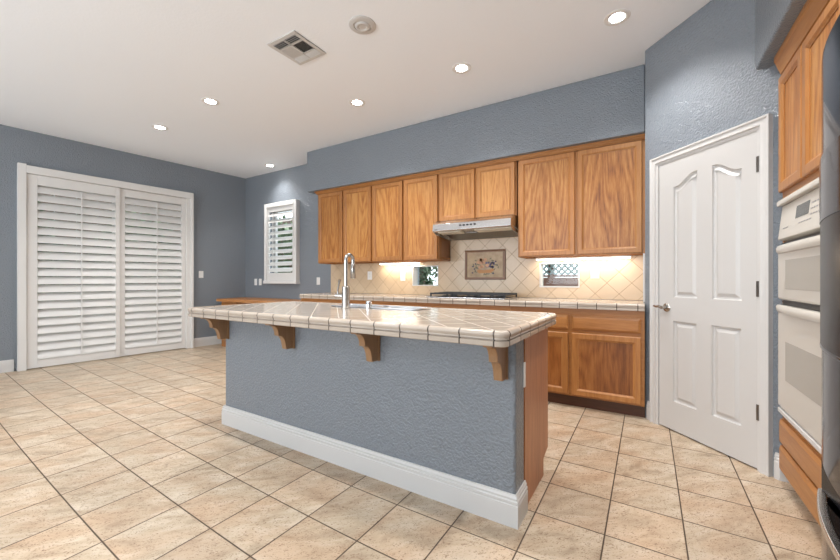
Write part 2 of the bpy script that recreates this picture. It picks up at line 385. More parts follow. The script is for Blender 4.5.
t = thing('garden_fence', (-1.0, 5.6, -.04), 'wooden garden fence with lattice top seen through the right backsplash window', 'fence')
mb = MB()
for k in range(8): mb.box((-3.0, 5.55, .0+k*.145), (.6, 5.575, .135+k*.145))
mb.build('boards', M_FENCE, t)
mb = MB()
for i in range(44):
    x = -3.0 + i*.085
    for s in (-1, 1):
        c = Vector((x, 5.56 + s*.006, 1.36)); d = Vector((s, 0, 1)).normalized()*.25; w = Vector((d.z, 0, -d.x)).normalized()*.014
        q = [mb.v(c+d+w), mb.v(c+d-w), mb.v(c-d-w), mb.v(c-d+w)]; q2 = [mb.v(v.co+Vector((0, .008, 0))) for v in q]
        mb.bm.faces.new(q)
        for a in range(4): mb.bm.faces.new((q[a], q[(a+1) % 4], q2[(a+1) % 4], q2[a]))
        mb.bm.faces.new(q2[::-1])
mb.build('lattice', M_LATT, t)
MB().box((-3.0, 5.54, 1.155), (.6, 5.59, 1.185)).box((-3.0, 5.54, 1.53), (.6, 5.59, 1.57)).build('rail', M_FENCE, t)
for x in (-3.0, -1.2, .6): MB().box((x-.045, 5.58, -.04), (x+.045, 5.67, 1.6)).build('post', M_FENCE, t)

t = thing('backdrop_fence', (-10.4, 2.4, -.04), 'tall dark board backdrop added beyond the patio to darken the gaps between shutter louvers', 'fence')  # added to block bright sky behind the patio louvers
mb = MB()
for k in range(26): mb.box((-10.43, -2.0+k*.35, -.04), (-10.40, -2.0+k*.35+.34, 3.3))
mb.build('boards', M_BACKDROP, t); MB().box((-10.40, -2.0, .4), (-10.35, 7.1, .5)).box((-10.40, -2.0, 2.6), (-10.35, 7.1, 2.7)).build('rail', M_BACKDROP, t)
t = thing('backdrop_fence', (-7.4, 7.4, -.04), 'tall dark board backdrop added behind the shrub to hide bright sky from the narrow kitchen window', 'fence')  # second added backdrop, blocks the sky behind the narrow window
mb = MB()
for k in range(17): mb.box((-10.3+k*.35, 7.4, -.04), (-10.3+k*.35+.34, 7.43, 2.9))
mb.build('boards', M_BACKDROP, t); MB().box((-10.3, 7.36, .4), (-4.4, 7.40, .5)).box((-10.3, 7.36, 2.4), (-4.4, 7.40, 2.5)).build('rail', M_BACKDROP, t)

# ------------------------------------------------------------------ glass
def mat_glass():
    m = bpy.data.materials.new('window_glass'); m.use_nodes = True; t = m.node_tree
    for n in list(t.nodes): t.nodes.remove(n)
    o = t.nodes.new('ShaderNodeOutputMaterial'); mx = t.nodes.new('ShaderNodeMixShader'); tr = t.nodes.new('ShaderNodeBsdfTransparent'); gl = t.nodes.new('ShaderNodeBsdfGlossy')
    gl.inputs['Roughness'].default_value = .02; mx.inputs[0].default_value = .015; tr.inputs[0].default_value = (.93, .96, .95, 1)
    t.links.new(tr.outputs[0], mx.inputs[1]); t.links.new(gl.outputs[0], mx.inputs[2]); t.links.new(mx.outputs[0], o.inputs[0]); return m
M_GLASS = mat_glass()

# ------------------------------------------------------------------ patio door behind shutters (left wall)
d2 = thing('door_2', tuple(LM @ Vector((1.07, -.1, 0))), '', '', structure=True)
mb = MB(LM)
for s0, s1, n in ((.165, 1.10, -.11), (1.03, 1.975, -.07)):
    mb.box((s0, n-.03, .02), (s0+.075, n, 2.41)).box((s1-.075, n-.03, .02), (s1, n, 2.41)).box((s0, n-.03, .02), (s1, n, .12)).box((s0, n-.03, 2.33), (s1, n, 2.41))
mb.build('sash', M_WHITE, d2)
MB(LM).box((.24, -.13, .12), (1.02, -.122, 2.33)).box((1.10, -.09, .12), (1.90, -.082, 2.33)).build('pane', M_GLASS, d2)
# the shutters' outer frame
mb = MB(LM)
mb.box((.075, 0, 0), (.150, .075, 2.545)).box((1.935, 0, 0), (2.03, .05, 2.515)).box((1.995, .0, 0), (2.03, .085, 2.52)).box((.150, 0, 2.435), (2.03, .075, 2.53))
structure(mb.build('trim_4', M_SHUT, bevel=.004))

def louvers(M, s0, s1, z0, pitch, n, width, tilt, nc, thick=.011):
    """tilted blades with elliptical section, between two stiles"""
    mb = MB(M)
    for k in range(n):
        zc = z0 + (k+.5)*pitch; a = math.radians(tilt(k) if callable(tilt) else tilt); pr = []
        for j in range(12):
            th = j*2*math.pi/12; u, w = math.cos(th)*width/2, math.sin(th)*thick/2
            pr.append((nc - u*math.cos(a) - w*math.sin(a), zc + u*math.sin(a) - w*math.cos(a)))
        A = [mb.v((s0, p[0], p[1])) for p in pr]; B = [mb.v((s1, p[0], p[1])) for p in pr]
        for j in range(12): mb.bm.faces.new((A[j], A[(j+1) % 12], B[(j+1) % 12], B[j]))
        mb.bm.faces.new(A[::-1]); mb.bm.faces.new(B)
    return mb
def shutter(M, name, label, cat, s0, s1, z0, z1, nc, th, st, top, bot, nl, width, tilt, rod, bottom_at, group=None, stR=None):
    loc = M @ Vector(((s0+s1)/2, nc, bottom_at)); stR = stR or st
    t = thing(name, tuple(loc), label, cat, group)
    for a, b in ((s0, s0+st), (s1-stR, s1)): MB(M).box((a, nc-th/2, z0), (b, nc+th/2, z1)).build('stile', M_SHUT, t, bevel=.003)
    MB(M).box((s0+st, nc-th/2, z1-top), (s1-stR, nc+th/2, z1)).build('rail', M_SHUT, t, bevel=.003)
    MB(M).box((s0+st, nc-th/2, z0), (s1-stR, nc+th/2, z0+bot)).build('rail', M_SHUT, t, bevel=.003)
    pitch = (z1-top-z0-bot)/nl
    louvers(M, s0+st, s1-stR, z0+bot, pitch, nl, width, tilt, nc).build('louvers', M_SHUT, t, smooth=True)
    a = math.radians(tilt(3) if callable(tilt) else tilt); rn = nc + width/2*math.cos(a) + .008
    MB(M).box((rod-.006, rn-.005, z0+bot+.02), (rod+.006, rn+.005, z1-top-.02)).build('tilt_rod', M_SHUT, t, bevel=.002)
    return t
shutter(LM, 'patio_shutter', 'tall white louvered shutter covering the left half of the patio door', 'shutter', .152, 1.075, .012, 2.432, .038, .028, .095, .125, .105, 21, .110, 61, .66, .012, stR=.05)
shutter(LM, 'patio_shutter', 'tall white louvered shutter covering the right half of the patio door, nearer the island', 'shutter', 1.08, 1.934, .012, 2.432, .012, .024, .06, .11, .105, 21, .110, 61, 1.53, .012)

# nook window with its small shutter (back wall)
w1 = thing('window_1', (-5.27, BACK+.1, 1.14), '', '', structure=True)
MB().box((-5.6, 4.20, 1.14), (-5.555, 4.24, 2.34)).box((-4.975, 4.20, 1.14), (-4.93, 4.24, 2.34)).box((-5.6, 4.20, 1.14), (-4.93, 4.24, 1.185)).box((-5.6, 4.20, 2.295), (-4.93, 4.24, 2.34)).build('window_frame', M_WHITE, w1)
MB().box((-5.56, 4.217, 1.18), (-4.97, 4.222, 2.30)).build('pane', M_GLASS, w1)
mb = MB(); mb.box((-5.665, 4.045, 1.075), (-5.60, BACK, 2.42)).box((-4.905, 4.045, 1.075), (-4.84, BACK, 2.42)).box((-5.6, 4.045, 2.35), (-4.905, BACK, 2.42))
mb.box((-5.675, 4.035, 1.05), (-4.83, BACK, 1.10))
structure(mb.build('trim_5', M_SHUT, bevel=.004))
shutter(Mb, 'window_shutter', 'small white louvered shutter on the narrow window beside the corner', 'shutter', -5.598, -4.907, 1.102, 2.348, .045, .028, .045, .075, .13, 10, .105, 42, -5.40, 1.102)

# backsplash windows
for i, (x0, x1, z0, z1) in enumerate(WIN[1:]):
    w = thing('window_%d' % (i+2), ((x0+x1)/2, BACK, z0), '', '', structure=True)
    f = MB(); k = .012
    f.box((x0, 4.105, z0), (x0+k, 4.22, z1)).box((x1-k, 4.105, z0), (x1, 4.22, z1)).box((x0+k, 4.105, z0), (x1-k, 4.22, z0+k)).box((x0+k, 4.105, z1-k), (x1-k, 4.22, z1))
    f.build('window_frame', M_WHITE, w)
    MB().box((x0+k, 4.19, z0+k), (x1-k, 4.194, z1-k)).build('pane', M_GLASS, w)

# ------------------------------------------------------------------ pantry door
def offset_poly(pts, d):
    out = []; n = len(pts)
    for i in range(n):
        p0, p, p1 = Vector(pts[i-1]), Vector(pts[i]), Vector(pts[(i+1) % n])
        a = (p-p0).normalized(); b = (p1-p).normalized(); na = Vector((-a.y, a.x)); nb = Vector((-b.y, b.x)); m = na+nb; m = m/m.dot(na)
        out.append((p.x+m.x*d, p.y+m.y*d))
    return out
d1 = thing('door_1', tuple(PM @ Vector((.425, 0, 0))), '', '', structure=True)
mb = MB(PM); mb2 = MB(PM)
CP = [(0, 0), (.022, 0), (.022, .012), (.018, .022), (.020, .036), (.014, .050), (.012, .072), (0, .072)]
def casing():
    m = MB(PM); outl = [(0.0, 0), (0.0, 2.062), (.836, 2.062), (.836, 0)]
    # profile measured from the outer edge inwards
    pts = [(0, 0), (0, .034), (.010, .034), (.016, .027), (.026, .026), (.040, .033), (.046, .032), (.050, .022), (.068, .020), (.068, 0)]
    rings = []
    for (s, z), (ds, dz) in zip(outl, ((1, 0), (1, -1), (-1, -1), (-1, 0))):
        rings.append([m.v((s+ds*i, nn, z+dz*i)) for i, nn in pts])
    for A, B in zip(rings, rings[1:]):
        for j in range(len(pts)): m.bm.faces.new((A[j], B[j], B[(j+1) % len(pts)], A[(j+1) % len(pts)]))
    m.bm.faces.new(rings[0]); m.bm.faces.new(rings[-1])
    return m
casing().build('door_casing', M_WHITE, d1, smooth=True)
def arch(s0, s1, z0, zlo, zhi, rise_right):
    L = [(s0, z0), (s1, z0)]; N = 14; top = []
    for i in range(N+1):
        f = i/N; h = .5-.5*math.cos(math.pi*min(1, max(0, (f-.08)/.84)))
        z = zlo+(zhi-zlo)*(h if rise_right else 1-h); top.append((s0+(s1-s0)*f, z))
    return L + top[::-1]
holes = [arch(.200, .386, .990, 1.800, 1.872, True), arch(.492, .678, .990, 1.800, 1.872, False),
         [(.196, .222), (.382, .222), (.382, .815), (.196, .815)], [(.488, .224), (.674, .224), (.674, .818), (.488, .818)]]
leaf = MB(PM); bm = leaf.bm; NF = .016
outer = [(.074, .010), (.774, .010), (.774, 2.000), (.074, 2.000)]
edges = []
for poly in [outer]+holes:
    V = [leaf.v((s, NF, z)) for s, z in poly]
    for i in range(len(V)): edges.append(bm.edges.new((V[i], V[(i+1) % len(V)])))
bmesh.ops.triangle_fill(bm, use_beauty=True, use_dissolve=False, edges=edges)
# drop any triangles that landed inside the panels
def inside(pt, poly):
    c = False; n = len(poly)
    for i in range(n):
        (x1, y1), (x2, y2) = poly[i-1], poly[i]
        if (y1 > pt[1]) != (y2 > pt[1]) and pt[0] < (x2-x1)*(pt[1]-y1)/(y2-y1)+x1: c = not c
    return c
inv = PM.inverted(); kill = []
for f in bm.faces:
    c = inv @ f.calc_center_median()
    if any(inside((c.x, c.z), h) for h in holes): kill.append(f)
bmesh.ops.delete(bm, geom=kill, context='FACES_ONLY')
for h in holes:
    loops = []
    for d, nn in ((0, NF), (.003, .006), (.011, .002), (.020, .003), (.038, .0135), (.041, .014)):
        loops.append([(s, nn, z) for s, z in offset_poly(h, d)])
    leaf.loft(loops)
leaf.loft([[(s, NF, z) for s, z in outer], [(s, .001, z) for s, z in outer]], cap_last=True)
leaf.build('door_leaf', M_DOOR, d1)
for z in (1.795, 1.065, .342):
    MB(PM).box((.764, NF-.002, z-.046), (.778, NF+.008, z+.046)).tube([(.776, .012, z-.046), (.776, .012, z+.046)], .006, 8).build('hinge', M_HINGE, d1)
mb = MB(PM)
mb.lathe((.142, NF, .910), [(.033, 0), (.033, .004), (.028, .009), (.013, .012), (.011, .035), (.012, .05)], 20, 'y')
mb.tube([(.142, .052, .910), (.13, .055, .912), (.105, .057, .918), (.085, .056, .913), (.062, .055, .918)], [.011, .0115, .010, .0085, .007], 10)
mb.build('door_handle', M_NICKEL, d1, smooth=True)

# ------------------------------------------------------------------ cabinets
def panel_frame(O, U, W, w, h, thick, fr=.058, lip=.008, split=None):
    """door frame: front ring + sides; O lower-left corner, U along, W outwards"""
    O, U, W = Vector(O), Vector(U), Vector(W); Z = Vector((0, 0, 1))
    def ring(i, d): return [O+U*i+Z*i+W*d, O+U*(w-i)+Z*i+W*d, O+U*(w-i)+Z*(h-i)+W*d, O+U*i+Z*(h-i)+W*d]
    m = MB(); m.loft([ring(0, 0), ring(0, thick-.004), ring(.005, thick), ring(fr-.016, thick), ring(fr-.010, thick-.003), ring(fr-.004, thick-.008), ring(fr, thick-.009), ring(fr, thick-.016)], cap_first=True, cap_last=False)
    p = MB(); p.loft([ring(fr-.004, thick-.018), ring(fr-.001, thick-.0125)], cap_first=True, cap_last=True)
    return m, p
def cab_door(parent, O, U, W, w, h, fm=None, pm=None, thick=.028, fr=.058):
    m, p = panel_frame(O, U, W, w, h, thick, fr); d = m.build('door', fm or M_WOOD_Z, parent); p.build('panel', pm or M_PANEL, d); return d
def drawer(parent, O, U, W, w, h, mat, thick=.02):
    O, U, W = Vector(O), Vector(U), Vector(W); Z = Vector((0, 0, 1))
    def ring(i, d): return [O+U*i+Z*i+W*d, O+U*(w-i)+Z*i+W*d, O+U*(w-i)+Z*(h-i)+W*d, O+U*i+Z*(h-i)+W*d]
    MB().loft([ring(0, 0), ring(0, thick-.010), ring(.004, thick-.007), ring(.014, thick-.002), ring(.018, thick), ring(.03, thick)], cap_first=True).build('drawer_front', mat, parent)
UX, WY = (1, 0, 0), (0, -1, 0)
UF = 3.818                                           # face of the upper cabinets' frames
def upper(x0, x1, z0, z1, doors, label, xe=None):
    t = thing('upper_cabinet', ((x0+x1)/2, BACK-.16, z0), label, 'cabinet', None)
    mb = MB(); mb.box((x0, UF+.02, z0), (x0+.016, BACK-.002, z1)).box((x1-.016, UF+.02, z0), (x1, BACK-.002, z1)).box((x0, UF+.02, z0+.02), (x1, BACK-.002, z0+.036)).box((x0, UF+.02, z1-.02), (x1, BACK-.002, z1)).box((x0, BACK-.012, z0), (x1, BACK-.002, z1))
    mb.build('body', M_WOOD_Z, t, bevel=.001)
    MB().box((x0, UF, z0), (x1, UF+.02, z1)).build('face_frame', M_WOOD_Z, t, bevel=.0015)
    for a, b in doors: cab_door(t, (a, UF, z0+.008), UX, WY, b-a, z1-.005-z0-.008)
ZU0, ZU1 = 1.350, 2.3515
upper(-4.078, -3.083, ZU0, ZU1, [(-4.066, -3.597), (-3.579, -3.093)], 'honey oak wall cabinet, farthest left, ending beside the blue wall')
upper(-3.081, -2.086, ZU0, ZU1, [(-3.068, -2.594), (-2.571, -2.098)], 'honey oak wall cabinet with two doors directly left of the range hood')
upper(-2.084, -1.165, 1.790, ZU1, [(-2.072, -1.630), (-1.606, -1.178)], 'short honey oak wall cabinet directly above the range hood')
upper(-1.150, -.0195, ZU0, ZU1, [(-1.131, -.596), (-.574, -.042)], 'wide honey oak wall cabinet between range hood and pantry wall')
# crown
mb = MB(); pr = [(0, 2.352), (.021, 2.352), (.021, 2.358), (.030, 2.366), (.034, 2.376), (.044, 2.384), (.044, 2.3945), (0, 2.3945)]
# path travelled so that the cabinet front side (-y) is on the right: from left to right, right side is -y
mb = MB().sweep([(-4.080, BACK-.003), (-4.080, UF), (-.0195, UF)], pr)
tagit(mb.build('crown_moulding', M_WOOD_X), 'oak crown moulding along the wall cabinet tops under the long blue soffit', 'moulding')

# base cabinets on the back wall
BF = 3.463
def base(x0, x1, label, vis=True, split=None, ndoor=2):
    t = thing('base_cabinet', ((x0+x1)/2, 3.8, 0), label, 'cabinet', None if vis else 'base cabinets hidden behind the island')
    mb = MB(); mb.box((x0, BF+.02, .105), (x0+.016, 4.10, .866)).box((x1-.016, BF+.02, .105), (x1, 4.10, .866)).box((x0, BF+.02, .105), (x1, 4.10, .121)).box((x0, BF+.02, .70), (x1, 4.10, .866))
    mb.build('body', M_WOOD_Z, t)
    MB().box((x0, BF, .100), (x1, BF+.02, .866)).build('face_frame', M_WOOD_X, t, bevel=.0015)
    MB().box((x0, BF+.045, 0), (x1, BF+.06, .105)).build('toe_kick', M_WOOD_DARK, t)
    w = (x1-x0-.034-.028*(ndoor-1))/ndoor if split is None else None
    segs = split or [(x0+.017+i*(w+.028), x0+.017+i*(w+.028)+w) for i in range(ndoor)]
    for a, b in segs:
        cab_door(t, (a, BF, .118), UX, WY, b-a, .537, M_WOOD_Z, M_PANEL_SHADE)
        drawer(t, (a, BF, .684), UX, WY, b-a, .122, M_WOOD_X)
base(-1.115, -.0195, 'oak base cabinet with two drawers and doors beside the white pantry door', split=[(-1.095, -.594), (-.565, -.045)])
base(-2.16, -1.117, 'oak base cabinet under the gas cooktop, only its top rail showing over the island')
base(-3.10, -2.162, 'oak base cabinet whose top rail shows right of the island faucet')
base(-4.04, -3.102, 'oak base cabinet whose top rail shows left of the island faucet')

# tile counters: top slab and rounded edge tiles with a lower course
def counter(name, x0, x1, y0, y1, zt, zb, label, sides, mx, my, holes=None, parent_cat='countertop', rc=.03):
    t = thing(name, ((x0+x1)/2, (y0+y1)/2, zb), label, parent_cat)
    M = Matrix(); lip = .032
    a0 = x0+(lip if 'L' in sides else 0); a1 = x1-(lip if 'R' in sides else 0); b0 = y0+(lip if 'F' in sides else 0); b1 = y1-(lip if 'B' in sides else 0)
    mb = MB()
    hs = holes or []
    xs = sorted(set([a0, a1]+[h[i] for h in hs for i in (0, 1)])); ys = sorted(set([b0, b1]+[h[i] for h in hs for i in (2, 3)]))
    for i in range(len(xs)-1):
        for j in range(len(ys)-1):
            cx, cy = (xs[i]+xs[i+1])/2, (ys[j]+ys[j+1])/2
            if any(h[0] < cx < h[1] and h[2] < cy < h[3] for h in hs): continue
            mb.box((xs[i], ys[j], zb+.004), (xs[i+1], ys[j+1], zt-.002))
    mb.build('tiled_top', M_CTOP, t)
    # edge profile, out from the slab edge
    H = zt-zb
    pr = [(0, zb), (lip-.004, zb), (lip-.001, zb+.003), (lip-.001, zb+H*.34), (lip-.004, zb+H*.37), (lip-.010, zb+H*.39), (lip-.010, zb+H*.42), (lip-.004, zb+H*.44), (lip-.001, zb+H*.47), (lip-.003, zb+H*.56)]
    for k in range(7):
        an = math.pi/2*k/6; pr.append((lip-.014+.016*math.cos(an), zt-.016+.018*math.sin(an)))
    pr += [(0, zt)]
    return t, (a0, a1, b0, b1), pr
# back counter
t, (a0, a1, b0, b1), pr = counter('back_countertop', -4.06, -.0195, 3.425, 4.107, .921, .867, 'long pale tiled worktop along the back wall carrying the gas cooktop', 'FL', M_EDGE_X, M_EDGE_Y)
MB().sweep([(a0, b0), (a1, b0)], pr).build('edge_tiles', M_EDGE_X, t, smooth=True)
MB().sweep([(a0, b1), (a0, b0)], pr).build('edge_tiles', M_EDGE_Y, t, smooth=True)
# backsplash
sp = wall_holes(Matrix(), -4.128, -.0195, .9215, 1.349, 4.108, 4.1198, [(a, b, c, d) for a, b, c, d in WIN[1:]])
bs = sp.build('backsplash', M_SPLASH); tagit(bs, 'beige diagonal tile backsplash between worktop and wall cabinets', 'backsplash')
tagit(wall_holes(Matrix(), -2.083, -1.151, 1.3495, 1.789, 4.108, 4.1198, []).build('backsplash', M_SPLASH), 'beige diagonal tile patch on the wall behind the range hood', 'backsplash')
tagit(MB().box((-.034, 3.80, .922), (-.0195, 3.815, 1.349)).box((-.0335, 3.815, .922), (-.0195, 4.107, 1.349)).build('side_splash', M_WHITE, bevel=.003), 'narrow white tile side splash against the pantry corner', 'backsplash')

# ------------------------------------------------------------------ island
IX0, IX1 = -2.80, -.51
iw = MB().box((IX0, 1.655, 0), (IX1, 1.80, .854)).build('island_half_wall', M_WALL, bevel=.018, seg=4)
tagit(iw, 'blue grey textured half wall forming the front of the kitchen island', 'island wall')
bbp = MB().sweep([(IX0, 1.80), (IX0, 1.655), (IX1, 1.655), (IX1, 1.80)], BB).build('island_baseboard', M_WHITE)
tagit(bbp, 'white beaded baseboard wrapping the foot of the island half wall', 'baseboard')
t = thing('island_cabinet', ((IX0+IX1)/2, 2.04, 0), 'oak island cabinet behind the half wall with a reddish wooden end panel', 'cabinet')
MB().box((IX0, 1.8005, .10), (IX0+.018, 2.26, .854)).box((IX0+.018, 1.8005, .10), (IX1-.02, 2.24, .12)).box((IX0+.018, 2.24, .10), (IX1-.02, 2.26, .70)).box((IX0+.018, 1.8005, .12), (IX1-.02, 1.812, .854)).build('body', M_WOOD_Z, t)
MB().prism([(1.8005, .0), (2.175, .0), (2.175, .095), (2.285, .120), (2.285, .854), (1.8005, .854)], IX1-.019, IX1+.002, 'x').build('end_panel', M_REDWOOD, t, bevel=.001)
MB().box((IX0, 1.8005, 0), (IX1-.02, 2.17, .0995)).build('toe_kick', M_WOOD_DARK, t)
for i in range(4):
    a = IX0+.03+i*.555; cab_door(t, (a+.53, 2.26, .12), (-1, 0, 0), (0, 1, 0), .53, .54); drawer(t, (a+.53, 2.26, .69), (-1, 0, 0), (0, 1, 0), .53, .13, M_WOOD_X)
SK = (-2.06, -1.30, 2.055, 2.262)
t, (a0, a1, b0, b1), pr = counter('island_countertop', -2.84, -.462, 1.388, 2.335, .917, .855, 'pale tiled island worktop overhanging the blue half wall', 'FLRB', None, None, holes=[SK])
def round_path(x0, x1, y0, y1, r):
    P = []
    for cx, cy, a in ((x0+r, y0+r, 180), (x1-r, y0+r, 270), (x1-r, y1-r, 0), (x0+r, y1-r, 90)):
        for k in range(5): th = math.radians(a+k*22.5); P.append((cx+r*math.cos(th), cy+r*math.sin(th)))
    return P
P = round_path(a0, a1, b0, b1, .004)
front = [p for p in P if p[1] < b0+.01]; 
def edge_run(pts, mat): MB().sweep(pts, pr).build('edge_tiles', mat, t, smooth=True)
# corners turned with a small radius, split so that front, sides and back each carry their own joints
def corner(cx, cy, ang0): return [(cx+.012*math.cos(math.radians(ang0+k*22.5)), cy+.012*math.sin(math.radians(ang0+k*22.5))) for k in range(5)]
r_ = .012
edge_run([(a0, b1-r_), (a0, b0+r_)], M_EDGE_Y)
edge_run(corner(a0+r_, b0+r_, 180)[0:]+[(a1-r_, b0)]+corner(a1-r_, b0+r_, 270)[1:], M_EDGE_X)
edge_run([(a1, b0+r_), (a1, b1-r_)]+corner(a1-r_, b1-r_, 0)[1:], M_EDGE_Y)
edge_run([(a1-r_, b1), (a0+r_, b1)]+corner(a0+r_, b1-r_, 90)[1:], M_EDGE_X)
# corbels
def corbel(x1, label):
    y1, z1, z0 = 1.6545, .8545, .668; x0 = x1-.042; R = .17
    pts = [(y1, z1), (y1, z0), (y1-.066, z0)]
    def cove(ya, za, yb, zb):                       # hollow quarter between two points
        for k in range(1, 9):
            a = math.pi/2*k/8; pts.append((ya-(ya-yb)*(1-math.cos(a)), za+(zb-za)*math.sin(a)))
    cove(y1-.070, z0+.004, y1-.118, z0+.092)
    pts.append((y1-.126, z0+.094)); pts.append((y1-.128, z0+.104))
    cove(y1-.128, z0+.104, y1-.184, z0+.166)
    pts += [(y1-.194, z0+.168), (y1-.198, z1)]
    t = thing('island_corbel', ((x0+x1)/2, y1, z0), label, 'corbel')
    MB().prism(pts, x0, x1-.0005, 'x').build('bracket', M_CORBEL, t, bevel=.002)
    MB().box((x0-.004, y1-.012, z0-.004), (x1+.004, y1, z1)).build('back_plate', M_CORBEL, t, bevel=.001)
corbel(-2.742, 'scalloped oak corbel at the far left end of the island')
corbel(-1.992, 'scalloped oak corbel, second from the left under the island overhang')
corbel(-1.283, 'scalloped oak corbel, third from the left below the faucet side')
corbel(-.547, 'scalloped oak corbel at the near right corner of the island')
tagit(MB().box((IX1, 1.775, .60), (IX1+.006, 1.7995, .72)).build('outlet_plate', M_PLATE, bevel=.002), 'thin white outlet plate on the end of the island half wall', 'outlet')
# sink
t = thing('kitchen_sink', ((SK[0]+SK[1])/2, (SK[2]+SK[3])/2, .72), 'stainless double sink set in the island worktop behind the faucet', 'sink')
x0, x1, y0, y1 = SK
def rr(x0, x1, y0, y1, z, r=.03):
    return [(x, y, z) for x, y in round_path(x0, x1, y0, y1, r)]
MB().loft([rr(x0-.012, x1+.012, y0-.012, y1+.012, .9185), rr(x0-.01, x1+.01, y0-.01, y1+.01, .925), rr(x0+.012, x1-.012, y0+.012, y1-.012, .925), rr(x0+.016, x1-.016, y0+.016, y1-.016, .918)], cap_last=False).build('rim', M_SINK, t, smooth=True)
xm = (x0+x1)/2
for a, b in ((x0+.014, xm-.012), (xm+.012, x1-.014)):
    MB().loft([rr(a, b, y0+.014, y1-.014, .920), rr(a+.004, b-.004, y0+.018, y1-.018, .76), rr(a+.03, b-.03, y0+.04, y1-.04, .74)]).build('basin', M_SINK, t, smooth=True)
MB().box((xm-.013, y0+.012, .905), (xm+.013, y1-.012, .921)).build('divider', M_SINK, t)
# faucet
fx, fy = -1.828, 1.965
t = thing('kitchen_faucet', (fx, fy, .917), 'tall chrome gooseneck pull-down faucet standing on the island', 'faucet')
MB().lathe((fx, fy, .917), [(.033, 0), (.033, .006), (.028, .010), (.028, .150), (.022, .156), (.016, .158)], 24).build('base', M_NICKEL, t, smooth=True)
sd = Vector((.10, .995, 0)).normalized(); R = .034; zt = .917+.345
pts = [Vector((fx, fy, 1.07)), Vector((fx, fy, 1.15)), Vector((fx, fy, zt-.02))]
for k in range(0, 13):
    a = math.radians(180-k*15); pts.append(Vector((fx, fy, zt)) + sd*(R+R*math.cos(a)) + Vector((0, 0, R*math.sin(a))))
pts.append(pts[-1]+Vector((0, 0, -.03)))
MB().tube(pts, .0135, 16).build('spout', M_FAUCET, t, smooth=True)
q = pts[-1]; MB().tube([q, q+Vector((0, 0, -.01)), q+Vector((0, 0, -.10)), q+Vector((0, 0, -.105))], [.0135, .017, .019, .015], 16).build('spray_head', M_NICKEL, t, smooth=True)
mb = MB(); mb.tube([(fx-.018, fy, 1.000), (fx-.085, fy-.012, 1.004)], .015, 14); mb.tube([(fx-.065, fy-.01, 1.005), (fx-.066, fy-.012, 1.04), (fx-.056, fy-.012, 1.085), (fx-.046, fy-.012, 1.12)], [.008, .006, .007, .010], 10)
mb.build('lever', M_FAUCET, t, smooth=True)
t = thing('soap_dispenser', (-1.685, 2.045, .917), 'small chrome cap beside the sink, right of the faucet', 'dispenser')
MB().lathe((-1.685, 2.045, .917), [(.026, 0), (.026, .004), (.021, .007), (.021, .045), (.018, .050)], 18).build('cap', M_CHROME, t, smooth=True)

# ------------------------------------------------------------------ cooktop
t = thing('gas_cooktop', (-1.66, 3.78, .921), 'black gas cooktop with iron grates on the back worktop under the hood', 'cooktop')
MB().box((-2.10, 3.53, .9212), (-1.20, 4.03, .931)).build('steel_tray', M_STEEL, t, bevel=.003)
MB().box((-2.085, 3.545, .931), (-1.215, 4.015, .9325)).build('glass_top', M_BLKGL, t)
for gx in (-1.935, -1.645, -1.355):
    g = MB()
    for dx in (-.135, .135): g.box((gx+dx-.007, 3.59, .953), (gx+dx+.007, 4.00, .968))
    for y in (3.59, 3.69, 3.80, 3.90, 3.99): g.box((gx-.14, y-.006, .955), (gx+.14, y+.006, .974))
    g.box((gx-.006, 3.60, .955), (gx+.006, 3.99, .972))
    for dx in (-.135, .135):
        for y in (3.60, 3.99): g.box((gx+dx-.007, y-.007, .9326), (gx+dx+.007, y+.007, .956))
    g.build('grate', M_IRON, t)
    for y in (3.69, 3.90):
        MB().lathe((gx, y, .9326), [(.045, 0), (.045, .006), (.03, .009), (.03, .013)], 18).build('burner', M_IRON, t)
for k in range(5): MB().lathe((-1.42+k*.04, 3.565, .9326), [(.014, 0), (.014, .012), (.011, .016)], 14).build('knob', M_IRON, t)

# ------------------------------------------------------------------ hood
t = thing('range_hood', (-1.60, 3.9, 1.59), 'stainless steel under-cabinet range hood above the cooktop', 'range hood')
hx0, hx1 = -2.065, -1.166
pr = [(4.09, 1.789), (3.72, 1.789), (3.655, 1.752), (3.635, 1.735), (3.622, 1.665), (3.630, 1.652), (3.645, 1.652), (3.66, 1.672), (3.80, 1.664), (4.09, 1.600)]
MB().prism(pr, hx0+.0, hx1, 'x').build('canopy', M_STEEL, t, bevel=.002)
MB().prism([(3.6445, 1.6520), (3.70, 1.625), (4.09, 1.588), (4.09, 1.605), (3.66, 1.672)], hx0, hx0+.006, 'x').build('side_lip', M_STEEL, t)
MB().prism([(3.6445, 1.6520), (3.70, 1.625), (4.09, 1.588), (4.09, 1.605), (3.66, 1.672)], hx1-.006, hx1, 'x').build('side_lip', M_STEEL, t)
def under(y): return 1.664-(y-3.80)*(.064/.29) if y > 3.8 else 1.672-(y-3.66)*(.008/.14)
for a, b in ((hx0+.03, hx0+.30), (hx1-.42, hx1-.012)):
    MB().prism([(3.69, under(3.69)), (3.69, under(3.69)-.022), (3.83, under(3.83)-.018), (3.83, under(3.83))], a, b, 'x').build('light_cover', plain('warm_white_lens', (.85, .80, .68, 1), .4), t)
mb = MB()
MB().prism([(3.85, under(3.85)-.001), (3.85, under(3.85)-.007), (4.07, under(4.07)-.007), (4.07, under(4.07)-.001)], hx0+.05, hx1-.05, 'x').build('grease_filter', mat_steel('dull_filter_mesh', (.32, .31, .30, 1), .4, (200, 200, 3)), t)
mb = MB()
for k in range(5): mb.box((-1.735+k*.042, 3.6225, 1.700), (-1.712+k*.042, 3.632, 1.714))
mb.build('buttons', M_BLACK, t)
MB().box((-2.045, 3.6215, 1.672), (-2.005, 3.6255, 1.682)).build('maker_badge', M_INK, t)

